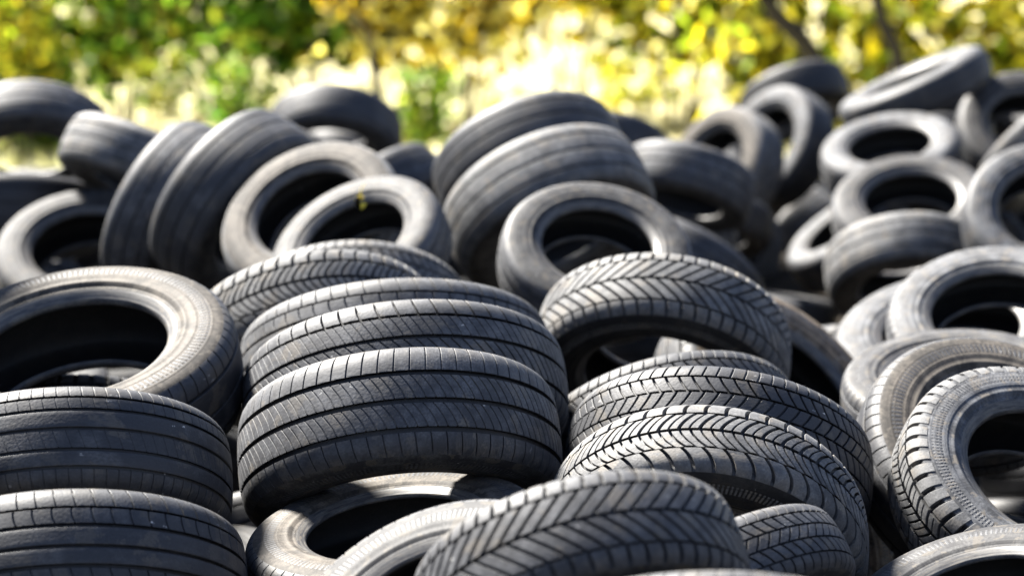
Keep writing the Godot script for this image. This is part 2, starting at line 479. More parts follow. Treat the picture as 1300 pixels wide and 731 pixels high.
const TYRES := [
	["rib", -0.967, 1.075, -5.072, -0.0692, 0.9220, 0.3809, 0.3594, 0.660, 0.00, 1, 1, "open tyre at the left edge, brown dusty sidewall around a wide black hole", 0],
	["touring", -0.873, 0.976, -4.454, -0.0761, 0.8503, -0.5207, 0.3184, 0.680, 2.39, 1, 0, "upper of the two black ribbed tyres stacked at the lower left, white flecks on it", 0],
	["slit", -0.812, 0.845, -4.171, -0.0769, 0.8453, -0.5287, 0.3161, 0.680, 4.78, 1, 0, "lower of the two ribbed tyres at the lower left, with curved shoulder slits", 0],
	["rib", -0.579, 0.709, -3.993, -0.1009, 0.7369, -0.6684, 0.3033, 0.598, 0.89, 0, 0, "tyre at the bottom edge whose pale rounded top peeks up at the lower left", 0],
	["touring2", -0.234, 0.986, -4.723, -0.0902, 0.8564, -0.5084, 0.3415, 0.719, 3.28, 0, 0, "bottom tyre of the central stack of three, four ribs with slanted fine cuts", 0],
	["lug", -0.239, 1.027, -5.104, -0.0907, 0.8454, -0.5264, 0.3618, 0.615, 5.67, 0, 0, "middle tyre of the central stack of three, tilted, with a row of rounded lugs", 0],
	["slit", -0.282, 1.011, -5.567, -0.0874, 0.8656, -0.4930, 0.3792, 0.611, 1.78, 0, 0, "top tyre of the central stack of three, only its upper shoulder rib showing", 0],
	["swirl", -0.513, 1.020, -5.913, -0.2025, 0.7716, -0.6030, 0.3312, 0.631, 4.17, 2, 2, "tyre with scalloped curved lugs leaning just behind the top of the central stack", 0],
	["fine", -0.439, 1.008, -6.314, -0.0607, 0.7769, -0.6267, 0.3264, 0.597, 0.28, 2, 2, "block-edged tyre peeking out behind the scalloped tyre above the central stack", 0],
	["rib", -0.224, 0.871, -4.352, -0.1195, 0.9851, 0.1235, 0.2951, 0.484, 2.67, 1, 1, "open tyre lying right beneath the central stack, grey inner bead ring and dark hole", 0],
	["rib", -0.123, 0.898, -3.690, -0.3283, 0.8264, 0.4574, 0.2797, 0.420, 5.06, 0, 0, "narrow tyre at the bottom lying across the open one, pale sidewall ring slanting upward", 0],
	["chevron", 0.114, 0.996, -3.607, -0.2317, 0.7450, -0.6255, 0.2742, 0.651, 1.17, 0, 0, "large tyre with herringbone tread in the bottom middle, nearest the viewer", 0],
	["swirl", 0.383, 0.864, -4.463, 0.1041, 0.5752, -0.8114, 0.3233, 0.577, 3.56, 2, 3, "big arched tyre with curled lugs and a centre groove, right of the herringbone tyre", 0],
	["fine", 0.371, 0.822, -4.139, -0.4188, 0.7443, -0.5202, 0.2695, 0.547, 5.95, 0, 0, "small tyre with fine zigzag cuts tucked under the big arched tyre near the bottom", 0],
	["fine", 0.443, 0.919, -4.852, 0.1187, 0.7866, -0.6059, 0.3329, 0.601, 2.06, 1, 3, "dark block-tread tyre with a pale dusty edge, directly behind the big arched tyre", 0],
	["fine", 0.372, 0.855, -5.386, -0.2097, 0.7572, -0.6186, 0.3314, 0.576, 4.45, 1, 0, "block-tread tyre showing a narrow strip between the chevron tyre and the dark one below", 0],
	["chevron", 0.388, 0.996, -5.899, 0.1397, 0.7095, -0.6908, 0.3327, 0.628, 0.56, 2, 3, "tyre with bold chevron tread and square lugs, raised right of the central stack", 0],
	["rib", 0.692, 0.834, -5.977, 0.5519, 0.6720, 0.4938, 0.3530, 0.572, 2.95, 1, 4, "brown-sided tyre leaning behind the right end of the chevron tyre", 0],
	["rib", 1.067, 0.653, -7.074, 0.0667, 0.8117, -0.5803, 0.3606, 0.600, 5.34, 1, 0, "dark tyre low in the hollow right of the brown-sided leaning tyre", 0],
	["rib", 1.264, 0.908, -6.528, -0.1727, 0.9163, 0.3615, 0.3343, 0.496, 1.45, 0, 2, "tyre with a thin pale rim behind a black-holed open tyre at the right edge", 0],
	["rib", 1.314, 1.017, -6.186, -0.1689, 0.8531, 0.4936, 0.2948, 0.550, 3.84, 0, 2, "open tyre at the right edge, dotted bead and black hole, before the pale rim", 0],
	["rib", 1.696, 0.809, -6.729, -0.2004, 0.8983, 0.3910, 0.3028, 0.601, 6.23, 0, 2, "tyre cut by the right edge, short pale rim beside the dotted-bead open tyre", 0],
	["rib", 1.098, 0.932, -5.605, -0.0911, 0.9684, 0.2323, 0.2861, 0.602, 2.34, 0, 0, "tyre with smooth pale grey sidewall lying above the two large tyres at the right", 0],
	["rib", 1.091, 0.879, -5.035, 0.1947, 0.7887, 0.5832, 0.3405, 0.603, 4.73, 1, 1, "large brownish tyre leaning behind the grey open tyre at the lower right", 0],
	["block", 1.106, 0.894, -4.717, 0.1949, 0.7916, 0.5791, 0.3127, 0.620, 0.84, 2, 2, "large grey open tyre with chunky shoulder lugs at the lower right, ringed sidewall", 0],
	["rib", 0.878, 0.798, -4.098, -0.2866, 0.9354, 0.2070, 0.2838, 0.481, 3.23, 1, 0, "open tyre lying at the bottom right corner, long pale curved sidewall", 0],
	["rib", 1.040, 0.711, -4.083, -0.3141, 0.9284, 0.1985, 0.2875, 0.420, 5.62, 0, 0, "tyre cut by the bottom right corner, in front of the long pale sidewall", 0],
	["rib", 0.302, 0.956, -3.352, 0.0281, 0.8477, -0.5297, 0.2658, 0.598, 1.73, 0, 0, "smooth grey tyre top at the bottom edge below the herringbone tyre", 0],
	["block", 0.602, 0.720, -4.974, 0.7013, 0.3885, 0.5977, 0.3091, 0.579, 4.12, 1, 4, "brown-sided tyre wedged upright between the big arched tyre and the grey open tyre", 0],
	["block", -1.090, 0.807, -5.542, -0.1144, 0.8303, -0.5454, 0.3174, 0.601, 0.23, 0, 0, "block-tread tyre seen as a thin sliver below the hole of the left open tyre", 0],
	["plain", -1.967, 1.228, -9.408, -0.1307, 0.6741, -0.7270, 0.3600, 0.600, 2.62, 0, 0, "blurred tyre arching at the far left, daylight visible through its hole", 1],
	["plain", -1.300, 1.245, -8.300, 0.3757, 0.8717, -0.3146, 0.3350, 0.600, 5.01, 2, 0, "blurred short grey tyre end, left of the tall leaning pair", 1],
	["plain", -1.894, 1.056, -8.562, -0.0311, 0.9599, -0.2786, 0.3576, 0.660, 1.12, 3, 3, "blurred dark tyre at the left edge beneath the arching one", 1],
	["plain", -1.482, 0.959, -8.009, -0.0134, 0.8329, 0.5533, 0.3250, 0.620, 3.51, 0, 0, "blurred open tyre behind the left brown open tyre, dark hole facing the viewer", 1],
	["plain", -1.126, 1.184, -7.637, -0.8683, 0.4196, -0.2646, 0.3089, 0.660, 5.90, 0, 0, "left tyre of the blurred tall leaning pair, paler tread", 1],
	["plain", -0.886, 1.238, -7.381, -0.7788, 0.5030, -0.3748, 0.3144, 0.697, 2.01, 1, 0, "right tyre of the blurred tall leaning pair, dark wide tread", 1],
	["plain", -0.848, 1.177, -10.987, 0.0333, 0.7811, -0.6235, 0.3300, 0.660, 4.40, 1, 0, "blurred dark tyre on the skyline above the two open rings on the left", 1],
	["plain", -0.596, 1.207, -6.967, -0.2835, 0.7192, 0.6343, 0.2905, 0.614, 0.51, 2, 1, "rear one of two blurred open rings left of centre", 1],
	["plain", -0.533, 1.053, -9.045, -0.5666, 0.7645, -0.3073, 0.3100, 0.660, 2.90, 1, 2, "blurred pale tyre behind the two open rings, toward the centre gap", 1],
	["plain", -0.429, 1.179, -6.542, -0.3269, 0.7924, 0.5151, 0.2651, 0.613, 5.29, 0, 0, "front one of two blurred open rings left of centre, small yellow leaf on it", 1],
	["plain", 0.118, 1.221, -7.293, -0.3584, 0.7265, -0.5863, 0.3300, 0.720, 1.40, 2, 1, "blurred wide-tread tyre at the centre, lower of the two big ones", 1],
	["plain", 0.061, 1.316, -7.783, -0.3276, 0.7739, -0.5420, 0.3300, 0.660, 3.79, 1, 2, "blurred wide-tread tyre at the centre, upper of the two big ones on the skyline", 1],
	["plain", 0.232, 1.168, -6.436, 0.1243, 0.7875, 0.6036, 0.2700, 0.620, 6.18, 0, 0, "blurred open tyre with a large black hole below the big central pair", 1],
	["plain", 0.638, 0.890, -10.010, 0.6259, 0.6183, -0.4753, 0.3680, 0.654, 2.29, 2, 1, "blurred rounded grey tyre right behind the large black hole at the centre", 1],
	["plain", 0.667, 0.821, -8.727, 0.4942, 0.7656, -0.4119, 0.3003, 0.660, 4.68, 1, 2, "blurred tyre low behind the chevron tyre, right of the large black hole", 1],
	["plain", 0.714, 1.097, -9.394, 0.2524, 0.8768, -0.4093, 0.2799, 0.718, 0.79, 0, 0, "blurred dark tyre lying right of the big central pair with a bright worn end", 1],
	["plain", 1.009, 1.021, -10.930, -0.7212, 0.4285, 0.5443, 0.3145, 0.661, 3.18, 2, 1, "blurred upright ring with bright inner edge, the left one of two on the right", 1],
	["plain", 1.298, 1.107, -11.255, -0.7453, 0.4082, 0.5272, 0.3080, 0.656, 5.57, 1, 2, "blurred upright ring with bright inner edge, the right one of two on the right", 1],
	["plain", 1.550, 1.251, -12.643, -0.2474, 0.8533, -0.4589, 0.3100, 0.720, 1.68, 3, 3, "blurred black tyre on the skyline above the two upright rings", 1],
	["plain", 1.837, 1.424, -10.524, -0.4157, 0.9095, 0.0027, 0.3648, 0.461, 4.07, 1, 2, "blurred slanted tyre on the skyline at the right, bright top face and dark tread", 1],
	["plain", 1.641, 1.161, -9.942, -0.2038, 0.9143, 0.3501, 0.3064, 0.619, 0.18, 1, 2, "blurred flat open ring directly under the slanted skyline tyre", 1],
	["plain", 1.591, 1.012, -9.132, -0.1364, 0.8475, 0.5130, 0.3100, 0.620, 2.57, 0, 0, "blurred open ring with wide black hole, below the flat ring on the right", 1],
	["plain", 1.419, 0.903, -8.284, -0.0437, 0.8032, -0.5942, 0.2850, 0.700, 4.96, 2, 1, "blurred grey tyre on its side in front of the wide black hole on the right", 1],
	["plain", 1.487, 0.791, -10.117, -0.5860, 0.7993, 0.1331, 0.2918, 0.660, 1.07, 1, 2, "blurred small tyre edge left of the grey tyre on its side at the right", 1],
	["plain", 2.329, 1.230, -10.423, -0.0122, 0.6789, 0.7342, 0.3226, 0.620, 3.46, 0, 0, "blurred ring at the right edge near the skyline, brown rim", 1],
	["plain", 2.274, 1.211, -9.862, -0.6008, 0.6878, -0.4075, 0.3200, 0.620, 5.85, 2, 1, "blurred pale tyre tread crossing between the two rings at the right edge", 1],
	["plain", 1.852, 1.115, -7.976, -0.0716, 0.6493, 0.7572, 0.2900, 0.620, 1.96, 1, 2, "lower blurred ring at the right edge with a tall black hole", 1],
	["plain", 1.053, 0.598, -10.989, -0.7793, 0.3308, 0.5322, 0.2893, 0.618, 4.35, 0, 0, "blurred ring facing left in the dark hollow right of the centre", 1],
	["plain", 1.440, 0.627, -11.650, -0.7293, 0.5957, -0.3365, 0.2720, 0.660, 0.46, 2, 1, "blurred small tyre deep in the dark hollow between centre and right rings", 1],
	["plain", 0.486, 1.070, -11.375, 0.1727, 0.8559, -0.4875, 0.3108, 0.660, 2.85, 1, 2, "blurred tyre peeking over the skyline just right of the big central pair", 1],
	["plain", -0.314, 0.934, -10.777, -0.4059, 0.8155, -0.4126, 0.3100, 0.660, 5.24, 0, 0, "blurred pale tyre in the skyline gap left of the big central pair", 1],
	["plain", 1.390, 0.702, -12.143, -0.1312, 0.9150, -0.3816, 0.2969, 0.606, 1.35, 2, 1, "blurred dark tyre in the hollow just below the two upright rings", 1],
	["plain", 0.906, 0.812, -10.468, 0.0754, 0.9065, -0.4154, 0.2857, 0.601, 3.74, 1, 2, "blurred dark tyre lying underneath the bright-ended dark one, right of centre", 1],
]
const FILL := [
	[0.693, 0.540, -8.234, -0.1346, 0.9695, -0.2047, 0.2798, 0.602, ""],
	[-0.969, 0.570, -6.551, 0.4108, 0.8302, -0.3768, 0.3298, 0.639, "dark worn tyre glimpsed in the gap left of the bottom tyre of the central stack"],
	[-1.920, 0.553, -8.063, -0.0908, 0.9666, -0.2397, 0.3262, 0.566, "dark worn tyre glimpsed in the gap left of the left brown open tyre"],
	[-2.238, 0.672, -10.337, 0.3893, 0.8895, 0.2392, 0.2710, 0.596, "dark worn tyre glimpsed in the gap below the dark left-edge tyre"],
	[2.319, 0.676, -10.638, 0.7752, 0.6307, -0.0363, 0.2893, 0.581, "dark worn tyre glimpsed in the gap below the lower right-edge ring"],
	[-0.346, 0.671, -9.925, 0.3441, 0.8945, 0.2854, 0.2932, 0.646, ""],
	[-1.379, 0.751, -6.106, -0.2409, 0.9651, 0.1022, 0.3251, 0.628, "dark worn tyre glimpsed in the gap above the thin tread sliver"],
	[-0.112, 0.433, -6.432, 0.1418, 0.9856, 0.0923, 0.3081, 0.638, "dark worn tyre glimpsed in the gap right of the open tyre beneath the central stack"],
	[-1.391, 0.400, -6.161, 0.0244, 0.9923, 0.1217, 0.2894, 0.651, "dark worn tyre glimpsed in the gap left of the lowest left ribbed tyre"],
	[0.508, 0.467, -7.622, 0.0554, 0.9965, 0.0630, 0.2660, 0.684, ""],
	[-2.220, 0.663, -11.043, -0.2521, 0.9181, 0.3059, 0.2987, 0.609, "dark worn tyre glimpsed in the gap above the left brown open tyre"],
	[1.414, 0.474, -5.880, 0.1468, 0.9223, -0.3576, 0.2918, 0.667, "dark worn tyre glimpsed in the gap below the large brownish tyre"],
	[2.663, 0.586, -11.313, 0.4642, 0.6667, -0.5830, 0.2716, 0.653, ""],
	[0.092, 0.639, -8.339, -0.2277, 0.7898, 0.5696, 0.3073, 0.637, ""],
	[0.109, 0.766, -10.181, 0.2057, 0.9672, -0.1488, 0.2670, 0.613, "dark worn tyre glimpsed in the gap below the lower big central tyre"],
	[-1.745, 0.564, -7.375, 0.6203, 0.7827, 0.0519, 0.2647, 0.597, ""],
	[-0.167, 0.960, -8.596, -0.0089, 1.0000, 0.0024, 0.2675, 0.680, "dark worn tyre glimpsed in the gap right of the block-edged tyre"],
	[2.189, 0.909, -11.150, 0.2346, 0.9611, -0.1458, 0.3051, 0.626, "dark worn tyre glimpsed in the gap below the crossing pale tread"],
	[-0.692, 0.567, -7.441, -0.2720, 0.8625, 0.4267, 0.3140, 0.608, ""],
	[0.311, 0.664, -7.505, 0.0036, 1.0000, 0.0038, 0.2751, 0.678, ""],
	[2.584, 0.996, -11.348, 0.3690, 0.9265, 0.0745, 0.2708, 0.597, "dark worn tyre glimpsed in the gap below the brown skyline ring"],
	[2.748, 1.221, -11.802, -0.3404, 0.9383, 0.0604, 0.2781, 0.614, ""],
	[2.056, 1.161, -11.144, 0.0714, 0.9765, -0.2033, 0.2685, 0.696, "dark worn tyre glimpsed in the gap left of the brown skyline ring"],
	[-1.721, 0.656, -8.609, -0.3102, 0.9035, -0.2959, 0.3120, 0.637, "dark worn tyre glimpsed in the gap below the blurred left open ring"],
	[0.080, 1.003, -9.672, -0.5659, 0.6836, -0.4610, 0.2937, 0.695, ""],
	[1.739, 0.413, -6.944, -0.0010, 1.0000, -0.0039, 0.2647, 0.571, ""],
	[-1.318, 0.671, -9.688, -0.1794, 0.8376, 0.5159, 0.2878, 0.600, ""],
	[-0.962, 0.846, -10.065, 0.0820, 0.9856, -0.1481, 0.2825, 0.574, ""],
	[1.136, 0.409, -6.469, 0.0585, 0.9983, 0.0066, 0.3077, 0.586, ""],
	[-1.242, 1.085, -10.061, -0.0171, 0.9972, 0.0724, 0.3204, 0.650, ""],
	[-0.848, 0.345, -5.272, 0.0402, 0.9966, 0.0715, 0.2842, 0.616, ""],
	[1.140, 0.591, -7.650, 0.1314, 0.9566, -0.2600, 0.2921, 0.650, ""],
	[-0.657, 0.501, -5.759, -0.2899, 0.8191, -0.4950, 0.2866, 0.654, "dark worn tyre glimpsed in the gap left of the open tyre beneath the central stack"],
	[0.732, 0.790, -7.897, 0.0787, 0.9950, -0.0610, 0.2791, 0.569, "dark worn tyre glimpsed in the gap above the brown leaning tyre"],
	[-1.558, 0.729, -10.493, -0.0275, 0.8515, -0.5236, 0.2815, 0.675, ""],
	[-1.968, 0.989, -10.405, -0.0483, 0.9973, -0.0555, 0.2798, 0.673, "dark worn tyre glimpsed in the gap below the far-left arching tyre"],
	[-0.854, 1.035, -9.271, -0.4686, 0.7751, -0.4238, 0.3274, 0.614, "dark worn tyre glimpsed in the gap above the rear left ring"],
	[-1.266, 0.379, -4.713, 0.2381, 0.9709, -0.0261, 0.3091, 0.665, ""],
	[-1.091, 0.572, -8.110, -0.3264, 0.9382, -0.1148, 0.3086, 0.593, ""],
	[2.251, 1.273, -11.615, 0.1823, 0.9314, -0.3152, 0.2659, 0.677, "dark worn tyre glimpsed in the gap above the crossing pale tread"],
	[1.079, 0.575, -9.428, 0.1283, 0.9863, -0.1036, 0.2697, 0.583, "dark worn tyre glimpsed in the gap below the small tyre edge"],
	[-1.588, 0.519, -6.733, 0.4619, 0.8774, 0.1296, 0.2847, 0.699, ""],
	[-1.417, 1.215, -8.908, 0.0615, 0.9966, 0.0552, 0.2828, 0.584, "dark worn tyre glimpsed in the gap right of the short grey tyre end"],
	[0.145, 1.135, -8.651, 0.2574, 0.9578, -0.1280, 0.3074, 0.693, ""],
	[-1.884, 0.871, -7.143, -0.0226, 0.9982, -0.0558, 0.2734, 0.635, ""],
	[-1.481, 0.658, -11.282, 0.0099, 0.9895, 0.1439, 0.3123, 0.578, ""],
	[-0.516, 0.794, -8.118, -0.0535, 0.9357, 0.3486, 0.3075, 0.647, ""],
	[1.512, 0.671, -5.993, -0.2011, 0.9737, -0.1068, 0.2680, 0.611, "dark worn tyre glimpsed in the gap below the smooth pale sidewall"],
	[-0.040, 1.140, -11.062, -0.2899, 0.8561, -0.4279, 0.2666, 0.661, "dark worn tyre glimpsed in the gap right of the upper big central tyre"],
	[-2.763, 0.802, -11.093, 0.0720, 0.9701, -0.2320, 0.2821, 0.668, ""],
	[-1.136, 0.611, -4.652, 0.1677, 0.9652, 0.2008, 0.2823, 0.696, ""],
	[-0.781, 0.557, -5.172, -0.1633, 0.9832, 0.0812, 0.2784, 0.612, "dark worn tyre glimpsed in the gap right of the lowest left ribbed tyre"],
	[-0.699, 1.235, -8.524, 0.4715, 0.8478, -0.2426, 0.2638, 0.595, "dark worn tyre glimpsed in the gap right of the right tall leaning tyre"],
	[1.419, 0.800, -7.422, 0.1488, 0.9888, 0.0106, 0.2823, 0.630, ""],
	[1.659, 0.613, -9.327, 0.3156, 0.9365, 0.1527, 0.2899, 0.569, ""],
	[-1.300, 0.625, -7.370, -0.0088, 0.9998, -0.0201, 0.3017, 0.685, "dark worn tyre glimpsed in the gap below the left brown open tyre"],
	[-0.784, 0.712, -11.252, -0.2052, 0.9536, 0.2203, 0.3227, 0.622, ""],
	[-0.103, 0.509, -7.094, 0.0904, 0.9181, 0.3860, 0.2874, 0.675, ""],
	[-1.420, 1.218, -4.639, -0.2070, 0.9020, -0.3789, 0.3036, 0.652, ""],
	[-1.656, 1.393, -5.096, -0.1938, 0.7196, 0.6668, 0.3044, 0.601, ""],
	[-0.810, 1.002, -11.545, 0.2843, 0.8525, -0.4387, 0.2622, 0.583, "dark worn tyre glimpsed in the gap below the dark left skyline tyre"],
	[-2.267, 1.047, -8.975, -0.3595, 0.8153, -0.4539, 0.2772, 0.570, ""],
	[0.135, 0.642, -6.447, 0.2700, 0.9067, 0.3241, 0.2755, 0.678, ""],
	[-2.748, 1.184, -10.882, 0.6282, 0.6602, -0.4117, 0.2670, 0.698, ""],
	[-2.341, 0.704, -12.131, 0.0742, 0.9930, -0.0916, 0.2952, 0.631, ""],
	[2.218, 0.708, -9.218, -0.1789, 0.9492, 0.2588, 0.3070, 0.661, ""],
	[0.521, 0.567, -9.589, -0.0069, 0.9998, -0.0184, 0.3016, 0.615, ""],
	[-0.373, 0.765, -11.990, -0.2672, 0.9581, -0.1033, 0.3049, 0.699, ""],
	[0.392, 0.938, -10.639, 0.1234, 0.8685, -0.4800, 0.2700, 0.630, ""],
	[1.332, 0.515, -8.669, 0.0233, 0.9984, -0.0519, 0.2861, 0.570, ""],
	[2.076, 0.701, -12.022, -0.0605, 0.9971, -0.0471, 0.3025, 0.580, ""],
	[1.773, 1.006, -10.590, 0.0835, 0.9960, 0.0318, 0.3073, 0.623, "dark worn tyre glimpsed in the gap above the grey tyre on its side"],
	[-2.099, 1.017, -7.607, 0.0378, 0.9912, -0.1265, 0.3151, 0.620, ""],
	[-1.591, 1.652, -5.623, 0.1631, 0.9833, 0.0814, 0.2944, 0.568, ""],
	[0.932, 0.845, -12.009, -0.6321, 0.7193, 0.2883, 0.3168, 0.586, ""],
	[2.463, 0.893, -12.294, 0.2342, 0.9624, 0.1376, 0.2654, 0.693, ""],
	[0.606, 0.540, -6.688, -0.5321, 0.7172, 0.4500, 0.2635, 0.638, ""],
	[2.048, 0.579, -8.494, 0.3368, 0.9086, -0.2470, 0.2847, 0.594, ""],
	[0.022, 0.350, -4.625, -0.0131, 0.9576, 0.2876, 0.2784, 0.598, ""],
	[1.020, 0.348, -4.146, 0.2104, 0.9774, -0.0225, 0.3108, 0.699, ""],
	[1.704, 0.504, -7.963, 0.0930, 0.9947, -0.0446, 0.2665, 0.699, ""],
	[-1.880, 0.613, -9.250, 0.2087, 0.9408, 0.2672, 0.2895, 0.691, "dark worn tyre glimpsed in the gap below the left tall leaning tyre"],
	[-2.321, 0.902, -11.457, -0.0001, 0.9936, -0.1133, 0.2642, 0.636, "dark worn tyre glimpsed in the gap above the dark left-edge tyre"],
	[-1.289, 0.519, -9.059, -0.0204, 0.9985, 0.0500, 0.2810, 0.563, "dark worn tyre glimpsed in the gap right of the left brown open tyre"],
	[-1.390, 0.409, -3.877, -0.2700, 0.8173, -0.5091, 0.3035, 0.642, ""],
	[0.466, 0.853, -6.940, -0.0051, 0.9997, -0.0223, 0.2681, 0.669, "dark worn tyre glimpsed in the gap below the large black central hole"],
	[-0.382, 0.800, -7.566, 0.6199, 0.7826, 0.0571, 0.2623, 0.595, ""],
	[-1.443, 0.965, -10.720, 0.1955, 0.9803, 0.0274, 0.2724, 0.687, ""],
	[0.093, 0.473, -5.845, 0.0371, 0.8296, 0.5572, 0.2664, 0.659, ""],
	[0.334, 0.778, -11.665, 0.4669, 0.7409, 0.4827, 0.2630, 0.565, ""],
	[2.726, 0.634, -12.114, -0.3819, 0.6786, -0.6274, 0.2777, 0.612, ""],
	[-2.885, 0.443, -12.362, -0.7332, 0.6700, -0.1161, 0.2907, 0.699, ""],
	[-1.415, 0.815, -11.948, 0.2054, 0.8668, -0.4544, 0.3030, 0.693, ""],
	[-0.434, 0.264, -3.702, 0.0838, 0.9918, 0.0968, 0.3182, 0.661, ""],
	[2.287, 0.957, -8.830, -0.4600, 0.8537, -0.2441, 0.3052, 0.596, ""],
	[0.834, 0.336, -3.457, 0.4021, 0.7910, -0.4611, 0.2708, 0.654, ""],
	[-1.651, 0.885, -12.461, 0.0165, 0.9995, 0.0256, 0.2707, 0.610, ""],
	[-1.414, 0.475, -5.337, 0.5960, 0.8024, -0.0283, 0.2917, 0.622, ""],
	[-1.084, 0.872, -12.392, -0.0079, 0.9873, 0.1586, 0.2799, 0.684, ""],
	[-0.590, 0.723, -7.003, 0.0844, 0.9526, 0.2922, 0.2838, 0.649, "dark worn tyre glimpsed in the gap below the middle tyre of the central stack"],
	[1.425, 0.388, -5.253, 0.1909, 0.9815, -0.0178, 0.3003, 0.661, ""],
	[0.112, 0.630, -9.059, 0.1509, 0.8461, 0.5112, 0.2812, 0.593, ""],
	[-0.152, 1.063, -10.078, -0.5013, 0.7526, -0.4270, 0.2707, 0.610, "dark worn tyre glimpsed in the gap left of the upper big central tyre"],
	[0.164, 0.339, -3.983, 0.2134, 0.9766, -0.0262, 0.3121, 0.687, ""],
	[0.365, 1.085, -12.151, 0.6427, 0.7476, 0.1675, 0.3069, 0.691, ""],
	[1.389, 1.014, -4.269, 0.0120, 0.9999, -0.0082, 0.2986, 0.682, ""],
	[-1.558, 1.036, -5.905, 0.5086, 0.8133, -0.2825, 0.2872, 0.563, ""],
	[-1.348, 1.070, -3.966, -0.0765, 0.9944, -0.0725, 0.3149, 0.577, ""],
	[-0.840, 0.693, -10.604, 0.1331, 0.8950, 0.4258, 0.2758, 0.661, ""],
	[-1.902, 1.063, -6.903, 0.0336, 0.9941, 0.1031, 0.3211, 0.596, ""],
]

func ground_height(x: float, z: float) -> float:
	var f := smoothstep(0.0, 1.0, clampf((-z - 2.6) / 1.6, 0, 1))
	var e := smoothstep(0.0, 1.0, clampf((14.6 + z) / 2.2, 0, 1))
	var sd := smoothstep(0.0, 1.0, clampf((3.6 - absf(x)) / 1.6, 0, 1))
	return (0.20 + 0.05 * clampf(-z - 4.0, 0, 9)) * f * e * sd

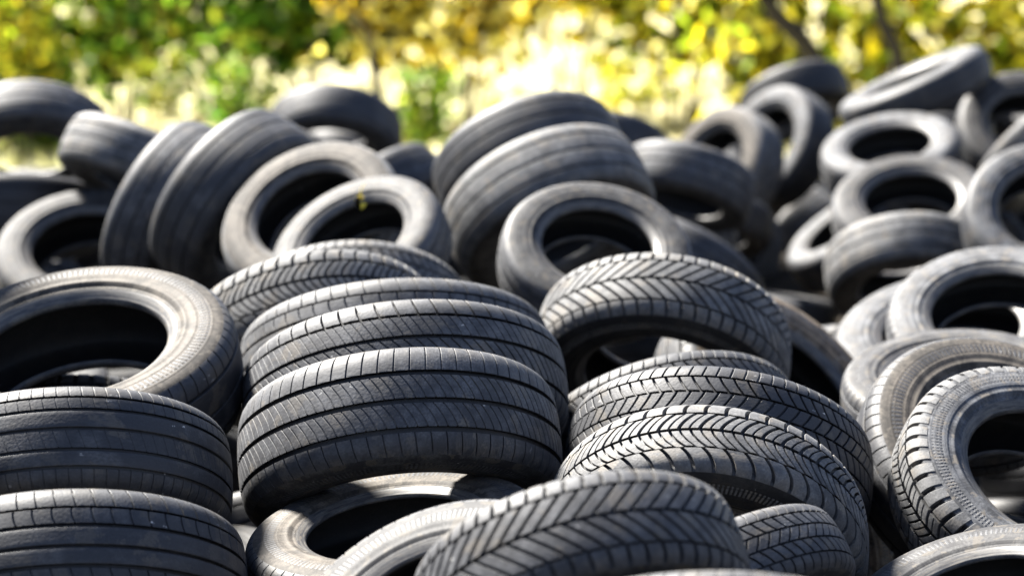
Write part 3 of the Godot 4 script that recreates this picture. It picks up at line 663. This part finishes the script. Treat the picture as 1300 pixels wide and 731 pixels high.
func build_ground():
	var xs := []
	var zs := []
	var v := -6.0
	while v <= 6.01:
		xs.append(v)
		v += 0.25
	for q in [8.0, 11.0, 15.0, 22.0, 35.0, 60.0, 120.0, 300.0]:
		xs.append(q)
		xs.push_front(-q)
	v = 1.0
	while v >= -17.01:
		zs.append(v)
		v -= 0.25
	for q in [19, 22, 26, 31, 38, 48, 62, 85, 120, 200, 400]: zs.append(-float(q))
	for q in [2.5, 5.0, 10.0, 25.0, 80.0]: zs.push_front(q)
	var f := FastNoiseLite.new()
	f.seed = 4
	f.frequency = 0.35
	var hh := func(x, z): return ground_height(x, z) + (f.get_noise_2d(x, z) * 0.03 if absf(x) < 20 and z > -40 else 0.0)
	var st := SurfaceTool.new()
	st.begin(Mesh.PRIMITIVE_TRIANGLES)
	for j in zs.size():
		for i in xs.size():
			var x: float = xs[i]
			var z: float = zs[j]
			var e := 0.12
			st.set_normal(Vector3(hh.call(x - e, z) - hh.call(x + e, z), 2 * e, hh.call(x, z - e) - hh.call(x, z + e)).normalized())
			# bare earth under the heap, straw-coloured meadow beyond
			var b := smoothstep(13.8, 16.5, -z + 1.2 * f.get_noise_2d(x * 3, z * 3))
			st.set_color(Color(0.024, 0.020, 0.016).lerp(Color(0.60, 0.545, 0.31), b))
			st.add_vertex(Vector3(x, hh.call(x, z), z))
	var n := xs.size()
	for j in zs.size() - 1:
		for i in n - 1:
			var a := j * n + i
			for q in [a, a + n, a + 1, a + 1, a + n, a + n + 1]: st.add_index(q)
	var m := StandardMaterial3D.new()
	m.resource_name = "earth_and_straw"
	m.vertex_color_use_as_albedo = true
	var g := noise_image(512, 0.02, 21, 6)
	var im := Image.create(512, 512, false, Image.FORMAT_RGB8)
	for y in 512:
		for x in 512:
			var q := 0.62 + 0.5 * g.get_pixel(x, y).r
			im.set_pixel(x, y, Color(q, q, q * 0.98).clamp())
	m.albedo_texture = ImageTexture.create_from_image(im)
	m.uv1_triplanar = true
	m.uv1_world_triplanar = true
	m.uv1_scale = Vector3.ONE * 0.35
	m.roughness = 0.95
	m.metallic_specular = 0.2
	var o := part(self, "ground", st.commit(), m)
	tag(o, "", "", "", "structure")
	# dry grass on the meadow
	var tuft := SurfaceTool.new()
	tuft.begin(Mesh.PRIMITIVE_TRIANGLES)
	var r := RandomNumberGenerator.new()
	r.seed = 77
	for k in 14:
		var a := r.randf() * TAU
		var base := Vector3(cos(a), 0, sin(a)) * r.randf() * 0.09
		var lean := Vector3(cos(a + r.randf_range(-1, 1)), 0, sin(a + r.randf_range(-1, 1))) * r.randf_range(0.03, 0.16)
		var hgt := r.randf_range(0.08, 0.24)
		var side := Vector3(-sin(a), 0, cos(a)) * 0.006
		var mid := base + lean * 0.35 + Vector3.UP * hgt * 0.6
		var tip := base + lean + Vector3.UP * hgt
		tuft.set_normal((Vector3.UP + lean * 2.0).normalized())
		for q in [base - side, base + side, mid + side, base - side, mid + side, mid - side, mid - side, mid + side, tip]: tuft.add_vertex(q)
	var gm := StandardMaterial3D.new()
	gm.resource_name = "dry_grass"
	gm.vertex_color_use_as_albedo = true
	gm.roughness = 0.85
	gm.backlight_enabled = true
	gm.backlight = Color(0.5, 0.5, 0.4)
	gm.cull_mode = BaseMaterial3D.CULL_DISABLED
	var mm := MultiMesh.new()
	mm.transform_format = MultiMesh.TRANSFORM_3D
	mm.use_colors = true
	mm.mesh = tuft.commit()
	mm.instance_count = 4500
	for k in mm.instance_count:
		var z := -15.5 - 50.0 * pow(r.randf(), 1.4)
		var x := r.randf_range(-1, 1) * (2.0 + -z * 0.30)
		var s := r.randf_range(0.7, 1.5)
		mm.set_instance_transform(k, Transform3D(Basis(Vector3.UP, r.randf() * TAU).scaled(Vector3.ONE * s), Vector3(x, hh.call(x, z) - 0.01, z)))
		var gn := clampf(f.get_noise_2d(x * 0.6 + 40, z * 0.35) * 1.6 + 0.15, 0, 1)
		var c := Color(0.62, 0.57, 0.33).lerp(Color(0.36, 0.48, 0.08), gn * 0.5)
		mm.set_instance_color(k, c * r.randf_range(0.8, 1.1))
	var gr := MultiMeshInstance3D.new()
	gr.name = "dry_grass"
	gr.multimesh = mm
	gr.material_override = gm
	add_child(gr)
	tag(gr, "tall dry straw-coloured grass of the sunlit meadow behind the heap", "grass", "", "stuff")

func tube(s: Shape, pts: Array, radii: Array, sides := 7):
	for i in pts.size() - 1:
		var d: Vector3 = (pts[i + 1] - pts[i]).normalized()
		var u := d.cross(Vector3(0.3, 0.1, 0.95)).normalized()
		var w := d.cross(u)
		for k in sides:
			var a0 := TAU * k / sides
			var a1 := TAU * (k + 1) / sides
			var n0 := u * cos(a0) + w * sin(a0)
			var n1 := u * cos(a1) + w * sin(a1)
			s.quad(pts[i] + n0 * radii[i], pts[i] + n1 * radii[i], pts[i + 1] + n1 * radii[i + 1], pts[i + 1] + n0 * radii[i + 1], n0, n1, n1, n0)

var leaf_mesh: Mesh
func make_leaf_mesh():
	var st := SurfaceTool.new()
	st.begin(Mesh.PRIMITIVE_TRIANGLES)
	# two halves folded along the midrib, pointed oval
	var half := [Vector3(0, 0, 0), Vector3(0.33, 0.10, 0.28), Vector3(0.42, 0.12, 0.55), Vector3(0.22, 0.05, 0.85), Vector3(0, -0.05, 1.0)]
	for sgn in [1.0, -1.0]:
		for i in range(1, 4):
			for q in [half[0], half[i], half[i + 1]]:
				st.set_normal(Vector3(-0.25 * sgn, 1, 0).normalized())
				st.add_vertex(Vector3(q.x * sgn, q.y, q.z))
	leaf_mesh = st.commit()

func bark(c: Color) -> StandardMaterial3D:
	var m := StandardMaterial3D.new()
	m.resource_name = "bark"
	m.albedo_color = c.linear_to_srgb()
	m.roughness = 0.9
	var g := noise_image(128, 0.05, 55, 4)
	m.albedo_texture = ImageTexture.create_from_image(g)
	m.uv1_triplanar = true
	m.uv1_scale = Vector3(6, 1.5, 6)
	return m

# a shrub or small tree: leaning stems with side twigs; leaves in clumps along them
func shrub(called: String, label: String, category: String, at: Vector3, hgt: float, wide: float, stems: int, leaves: int, tones: Array, leaf: float, seed_: int, bark_mat: Material, leaf_mat: Material, low: float, lean := Vector3.ZERO, group := ""):
	var r := RandomNumberGenerator.new()
	r.seed = seed_
	var root := Node3D.new()
	root.name = numbered(called)
	root.position = at
	add_child(root)
	var s := Shape.new()
	var clumps := []
	for k in stems:
		var a := TAU * (k + r.randf()) / stems
		var out := Vector3(cos(a), 0, sin(a)) * wide * 0.5 * (r.randf_range(0.4, 1.0) if stems > 1 else 0.12)
		var p := Vector3(cos(a), 0, sin(a)) * (0.10 if stems > 1 else 0.0) - Vector3(0, 0.05, 0)
		var pts := [p]
		var radii := [0.006 * hgt + 0.006]
		for i in range(1, 9):
			var f := i / 8.0
			pts.append(p + lean * f * f + out * pow(f, 1.3) + Vector3(r.randf_range(-1, 1), 0, r.randf_range(-1, 1)) * 0.05 * hgt * f + Vector3.UP * hgt * f)
			radii.append(radii[0] * (1.0 - 0.85 * f))
		tube(s, pts, radii)
		for i in range(1, 9):
			var f := i / 8.0
			if f < low: continue
			for j in 3:
				var b := r.randf() * TAU
				var reach := wide * 0.34 * r.randf_range(0.35, 1.0) * (1.15 - 0.6 * f)
				var q: Vector3 = pts[i] + Vector3(cos(b) * reach, r.randf_range(-0.25, 0.35) * reach, sin(b) * reach)
				tube(s, [pts[i], (pts[i] + q) / 2 + Vector3.UP * 0.04, q], [radii[i] * 0.5, radii[i] * 0.3, 0.003], 5)
				clumps.append(q)
				clumps.append((pts[i] + q) / 2)
	part(root, "trunk" if stems == 1 else "stem", s.mesh(), bark_mat)
	var mm := MultiMesh.new()
	mm.transform_format = MultiMesh.TRANSFORM_3D
	mm.use_colors = true
	mm.mesh = leaf_mesh
	mm.instance_count = leaves
	var cr := wide * 0.10
	for k in leaves:
		var ci := r.randi_range(0, clumps.size() - 1)
		var c: Vector3 = clumps[ci]
		var o := Vector3(r.randfn(0, 1), r.randfn(0, 0.8), r.randfn(0, 1)) * cr
		var p := c + o
		if p.y < 0.03: p.y = 0.03 + r.randf() * 0.2
		var b := Basis(Vector3(r.randf_range(-1, 1), r.randf_range(-1, 1), r.randf_range(-1, 1)).normalized(), r.randf() * TAU).scaled(Vector3.ONE * leaf * r.randf_range(0.7, 1.25))
		mm.set_instance_transform(k, Transform3D(b, p))
		var tone: Color = tones[(ci * 7 + (1 if r.randf() < 0.25 else 0)) % tones.size()]
		mm.set_instance_color(k, tone * r.randf_range(0.75, 1.2))
	var cw := MultiMeshInstance3D.new()
	cw.name = "crown"
	cw.multimesh = mm
	cw.material_override = leaf_mat
	cw.set_meta("kind", "stuff")
	root.add_child(cw)
	tag(root, label, category, group)

func build_scenery():
	make_leaf_mesh()
	var dark := bark(Color(0.05, 0.04, 0.032))
	var twig := bark(Color(0.26, 0.20, 0.12))
	var pale := bark(Color(0.55, 0.56, 0.58))
	var lm := StandardMaterial3D.new()
	lm.resource_name = "leaf"
	lm.vertex_color_use_as_albedo = true
	lm.roughness = 0.55
	lm.backlight_enabled = true
	lm.backlight = Color(1.0, 1.0, 0.9)
	lm.cull_mode = BaseMaterial3D.CULL_DISABLED
	var green := [Color(0.24, 0.46, 0.03), Color(0.36, 0.56, 0.04), Color(0.10, 0.24, 0.02), Color(0.54, 0.62, 0.06)]
	var mixed := [Color(0.30, 0.48, 0.03), Color(0.78, 0.70, 0.08), Color(0.18, 0.36, 0.03), Color(0.66, 0.66, 0.10)]
	var gold := [Color(0.86, 0.70, 0.06), Color(0.88, 0.80, 0.22), Color(0.86, 0.62, 0.04), Color(0.84, 0.80, 0.30)]
	var yellow := [Color(0.85, 0.66, 0.03), Color(0.84, 0.72, 0.06), Color(0.56, 0.58, 0.04), Color(0.82, 0.52, 0.02)]
	var lime := [Color(0.84, 0.78, 0.06), Color(0.88, 0.76, 0.05), Color(0.40, 0.54, 0.03), Color(0.87, 0.70, 0.03), Color(0.70, 0.74, 0.07)]
	var near := "shrubs along the near edge of the meadow"
	var far := "far shrubs closing the meadow"
	# x by pixel column at that depth
	var X := func(px: float, d: float) -> float: return (px - 650.0) / 2932.0 * d
	var sh := func(called, label, px, d, hgt, wide, stems, leaves, tones, leaf, sd, low, lean, grp): shrub(called, label, "tree" if stems == 1 else "shrub", Vector3(X.call(px, d), ground_height(0, -d), -d), hgt, wide, stems, leaves, tones, leaf, sd, twig, lm, low, lean, grp)
	sh.call("green_shrub", "dense green shrub with dark gaps at the upper left edge", 45, 25.0, 2.6, 2.2, 6, 1300, green, 0.22, 1, 0.1, Vector3.ZERO, near)
	sh.call("yellow_shrub", "small yellowing shrub in front of the dense green one at the left edge", 20, 23.5, 1.9, 1.0, 4, 420, lime, 0.13, 11, 0.45, Vector3.ZERO, near)
	sh.call("green_shrub", "green shrub beside the pale post at the upper left", 160, 27.0, 2.8, 1.6, 5, 1000, mixed, 0.19, 2, 0.3, Vector3.ZERO, near)
	sh.call("green_shrub", "bright green shrub behind the pale grass at the left", 265, 31.0, 3.0, 2.4, 6, 950, green, 0.24, 3, 0.34, Vector3.ZERO, near)
	sh.call("green_shrub", "darker green shrub just left of the golden sapling", 385, 29.0, 2.9, 1.9, 6, 1200, green, 0.23, 12, 0.26, Vector3.ZERO, near)
	sh.call("yellow_sapling", "dark-stemmed sapling with golden leaves left of the middle", 478, 23.0, 3.4, 1.7, 1, 900, gold, 0.19, 4, 0.3, Vector3(0.25, 0, 0), near)
	sh.call("green_shrub", "small dark green shrub below the golden sapling leaves", 530, 24.0, 0.95, 0.6, 4, 420, green, 0.11, 5, 0.2, Vector3.ZERO, near)
	sh.call("yellow_shrub", "golden shrub at the top middle, right of the sapling", 590, 26.0, 3.0, 2.0, 5, 650, gold, 0.24, 6, 0.36, Vector3.ZERO, near)
	sh.call("yellow_shrub", "pale yellow shrub above the pale grass in the middle", 725, 30.0, 3.2, 2.6, 5, 750, gold, 0.25, 13, 0.38, Vector3.ZERO, near)
	sh.call("yellow_shrub", "yellow-green shrub right of the middle above the pale grass", 865, 28.0, 3.2, 2.4, 5, 650, lime, 0.25, 7, 0.26, Vector3.ZERO, near)
	sh.call("yellow_shrub", "golden shrub behind the black skyline tyre on the right", 985, 25.5, 2.8, 1.9, 5, 560, lime, 0.25, 8, 0.12, Vector3.ZERO, near)
	sh.call("yellow_shrub", "golden shrub behind the slanted skyline tyre on the right", 1120, 26.5, 2.9, 2.2, 5, 600, lime, 0.25, 9, 0.12, Vector3.ZERO, near)
	sh.call("yellow_shrub", "yellow shrub at the upper right corner", 1265, 25.0, 2.9, 2.0, 5, 600, lime, 0.25, 10, 0.12, Vector3.ZERO, near)
	sh.call("low_plant", "low green plant in the pale grass left of the dark skyline tyre", 315, 28.0, 0.75, 1.1, 5, 300, green, 0.13, 14, 0.15, Vector3.ZERO, near)
	sh.call("low_plant", "low green plant in the pale grass beside the pale post", 205, 30.0, 0.8, 0.9, 5, 220, mixed, 0.13, 15, 0.15, Vector3.ZERO, near)
	sh.call("low_plant", "low yellow-green plant in the pale grass right of the middle", 815, 31.0, 0.7, 1.2, 5, 260, lime, 0.13, 16, 0.15, Vector3.ZERO, near)
	var lab := ["at the far left", "behind the pale post", "behind the bright green shrub", "behind the golden sapling", "in the middle distance", "right of the middle", "behind the golden shrubs", "at the far right"]
	for k in 8:
		var px := 30.0 + k * 180.0
		var d := 58.0 + 8.0 * sin(k * 2.3)
		sh.call("far_shrub", "distant shrub " + lab[k] + (", yellow-green" if k > 2 else ", green"), px, d, 3.0, 4.4, 5, 600, gold if k > 2 else mixed, 0.24, 20 + k, 0.1, Vector3.ZERO, far)
	# two dark leaning stems at the upper right
	lean_stem("dark_sapling", "dark leaning stem left of the slanted skyline tyre, above the black one", X, 1032, 17.5, 72, 962, -6, 0.072, dark, lm, yellow, 41)
	lean_stem("dark_sapling", "dark leaning stem right above the slanted skyline tyre", X, 1143, 18.0, 100, 1102, -10, 0.058, dark, lm, yellow, 42)
	lean_stem("dark_sapling", "slender dark stem among the golden leaves left of the middle", X, 474, 22.0, 60, 436, -10, 0.045, dark, lm, yellow, 43)
	# pale post at the upper left
	var s := Shape.new()
	var px0 := X.call(101.0, 26.0) as float
	tube(s, [Vector3(0, -0.1, 0), Vector3(0.005, 0.6, 0), Vector3(-0.01, 1.15, 0), Vector3(-0.05, 1.45, 0.02)], [0.055, 0.052, 0.05, 0.045], 10)
	var post := Node3D.new()
	post.name = "marker_post"
	post.position = Vector3(px0, 0, -25.0)
	add_child(post)
	part(post, "shaft", s.mesh(), pale)
	var cap := Shape.new()
	tube(cap, [Vector3(-0.05, 1.45, 0.02), Vector3(-0.055, 1.47, 0.02), Vector3(-0.056, 1.475, 0.02)], [0.05, 0.05, 0.004], 10)
	part(post, "cap", cap.mesh(), pale)
	tag(post, "pale bluish-white post standing among the green shrubs at the upper left", "post")
	fallen_leaf()

# a bare stem of a sapling: foot given by pixel row, bending to its top
func lean_stem(called: String, label: String, X: Callable, px: float, d: float, py: float, px2: float, py2: float, rad: float, m: Material, lm: Material, tones: Array, seed_: int):
	var r := RandomNumberGenerator.new()
	r.seed = seed_
	var up := func(y: float) -> float: return 2.0 - (y + 46.6) / 2932.0 * d
	var foot := Vector3(X.call(px, d) + 0.12, 0, -d)
	var p1 := Vector3(X.call(px, d), up.call(py), -d)
	var p2 := Vector3(X.call(px2, d), up.call(py2), -d + 0.3)
	var dir := (p2 - p1)
	var pts := [Vector3(0, -0.05, 0), p1 - foot, (p1 + dir * 0.35 - foot) + Vector3(0.03, 0, 0), (p1 + dir * 0.7 - foot) + Vector3(-0.02, 0, 0), p2 - foot, p2 + dir * 0.7 + Vector3(0, 0.3, 0) - foot, p2 + dir * 1.3 + Vector3(0.1, 0.9, 0) - foot]
	var root := Node3D.new()
	root.name = numbered(called)
	root.position = foot
	add_child(root)
	var s := Shape.new()
	tube(s, pts, [rad * 1.2, rad, rad * 0.95, rad * 0.85, rad * 0.8, rad * 0.6, rad * 0.2], 9)
	part(root, "trunk", s.mesh(), m)
	var mm := MultiMesh.new()
	mm.transform_format = MultiMesh.TRANSFORM_3D
	mm.use_colors = true
	mm.mesh = leaf_mesh
	mm.instance_count = 260
	for k in 260:
		var c: Vector3 = pts[r.randi_range(5, 6)]
		var b := Basis(Vector3(r.randf_range(-1, 1), r.randf_range(-1, 1), r.randf_range(-1, 1)).normalized(), r.randf() * TAU).scaled(Vector3.ONE * 0.17 * r.randf_range(0.7, 1.25))
		mm.set_instance_transform(k, Transform3D(b, c + Vector3(r.randfn(0, 0.4), r.randfn(0.3, 0.3), r.randfn(0, 0.4))))
		mm.set_instance_color(k, tones[k % tones.size()] * r.randf_range(0.75, 1.2))
	var cw := MultiMeshInstance3D.new()
	cw.name = "crown"
	cw.multimesh = mm
	cw.material_override = lm
	cw.set_meta("kind", "stuff")
	root.add_child(cw)
	tag(root, label, "tree", "dark leaning saplings")

func fallen_leaf():
	var root := Node3D.new()
	root.name = "fallen_leaf"
	root.position = LEAF_AT
	add_child(root)
	var m := StandardMaterial3D.new()
	m.resource_name = "fallen_leaf"
	m.albedo_color = lin(0.75, 0.60, 0.05)
	m.roughness = 0.7
	m.backlight_enabled = true
	m.backlight = Color(0.5, 0.4, 0.1)
	m.cull_mode = BaseMaterial3D.CULL_DISABLED
	var blade := part(root, "blade", leaf_mesh, m)
	blade.transform = Transform3D(Basis.from_euler(Vector3(1.35, 0.3, 0.2)).scaled(Vector3.ONE * 0.044), Vector3(0, 0.012, 0))
	var s := Shape.new()
	tube(s, [Vector3(0, 0.012, 0), Vector3(0.004, 0.03, -0.004), Vector3(0.012, 0.042, -0.012)], [0.0015, 0.0012, 0.001], 5)
	part(root, "stalk", s.mesh(), m)
	tag(root, "small yellow fallen leaf stuck on the rim of the front blurred ring", "leaf")


func _ready():
	rng.seed = 20240
	# ---------------- camera, sky, sun
	var cam := Camera3D.new()
	cam.name = "camera"
	cam.position = Vector3(0, 2.0, 0)
	cam.rotation_degrees = Vector3(-8.0, 0, 0)
	cam.fov = 14.21
	cam.near = 0.1
	cam.far = 600.0
	var at := CameraAttributesPhysical.new()
	at.frustum_focal_length = 96.27
	at.frustum_focus_distance = 4.5
	at.exposure_aperture = APERTURE
	at.frustum_far = 600.0
	at.frustum_near = 0.1
	cam.attributes = at
	add_child(cam)
	cam.current = true
	var sky_mat := ProceduralSkyMaterial.new()
	sky_mat.sky_top_color = Color(0.44, 0.53, 0.70)
	sky_mat.sky_horizon_color = Color(0.80, 0.84, 0.88)
	sky_mat.sky_curve = 0.18
	sky_mat.ground_bottom_color = Color(0.35, 0.33, 0.22)
	sky_mat.ground_horizon_color = Color(0.70, 0.74, 0.72)
	sky_mat.sun_angle_max = 1.0
	var env := Environment.new()
	env.background_mode = Environment.BG_SKY
	env.sky = Sky.new()
	env.sky.sky_material = sky_mat
	env.tonemap_mode = Environment.TONE_MAPPER_LINEAR
	env.tonemap_exposure = EXPOSURE
	env.background_energy_multiplier = 0.27
	env.sdfgi_enabled = true
	env.ssao_enabled = true
	env.ssil_enabled = true
	var we := WorldEnvironment.new()
	we.name = "environment"
	we.environment = env
	add_child(we)
	var sun := DirectionalLight3D.new()
	sun.name = "sun"
	sun.light_color = Color(1.0, 0.98, 0.945)
	sun.light_energy = SUN_ENERGY
	sun.light_angular_distance = 11.0
	sun.shadow_enabled = true
	add_child(sun)
	sun.look_at_from_position(Vector3.ZERO, SUN_TOWARDS)
	# ---------------- setting, heap, background
	make_materials()
	make_profile()
	build_ground()
	for t in TYRES:
		place_tyre(t[0], Vector3(t[1], t[2], t[3]), Vector3(t[4], t[5], t[6]), t[7], t[8], t[9], t[10], t[11], t[12], "sharp tyres in the front of the heap" if t[13] == 0 else "blurred tyres at the back of the heap")
	var k := 0
	for f in FILL:
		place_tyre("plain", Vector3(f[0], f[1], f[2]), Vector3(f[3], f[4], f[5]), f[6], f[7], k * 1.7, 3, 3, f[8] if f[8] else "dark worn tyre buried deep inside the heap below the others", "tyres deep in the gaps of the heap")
		k += 1
	build_scenery()
	for p in protos.values(): p.free()

const APERTURE := 2.7
const EXPOSURE := 7.2
const SUN_ENERGY := 1.5
const SUN_TOWARDS := Vector3(0.48, -0.78, 0.47)
const LEAF_AT := Vector3(-0.439, 1.328, -6.644)
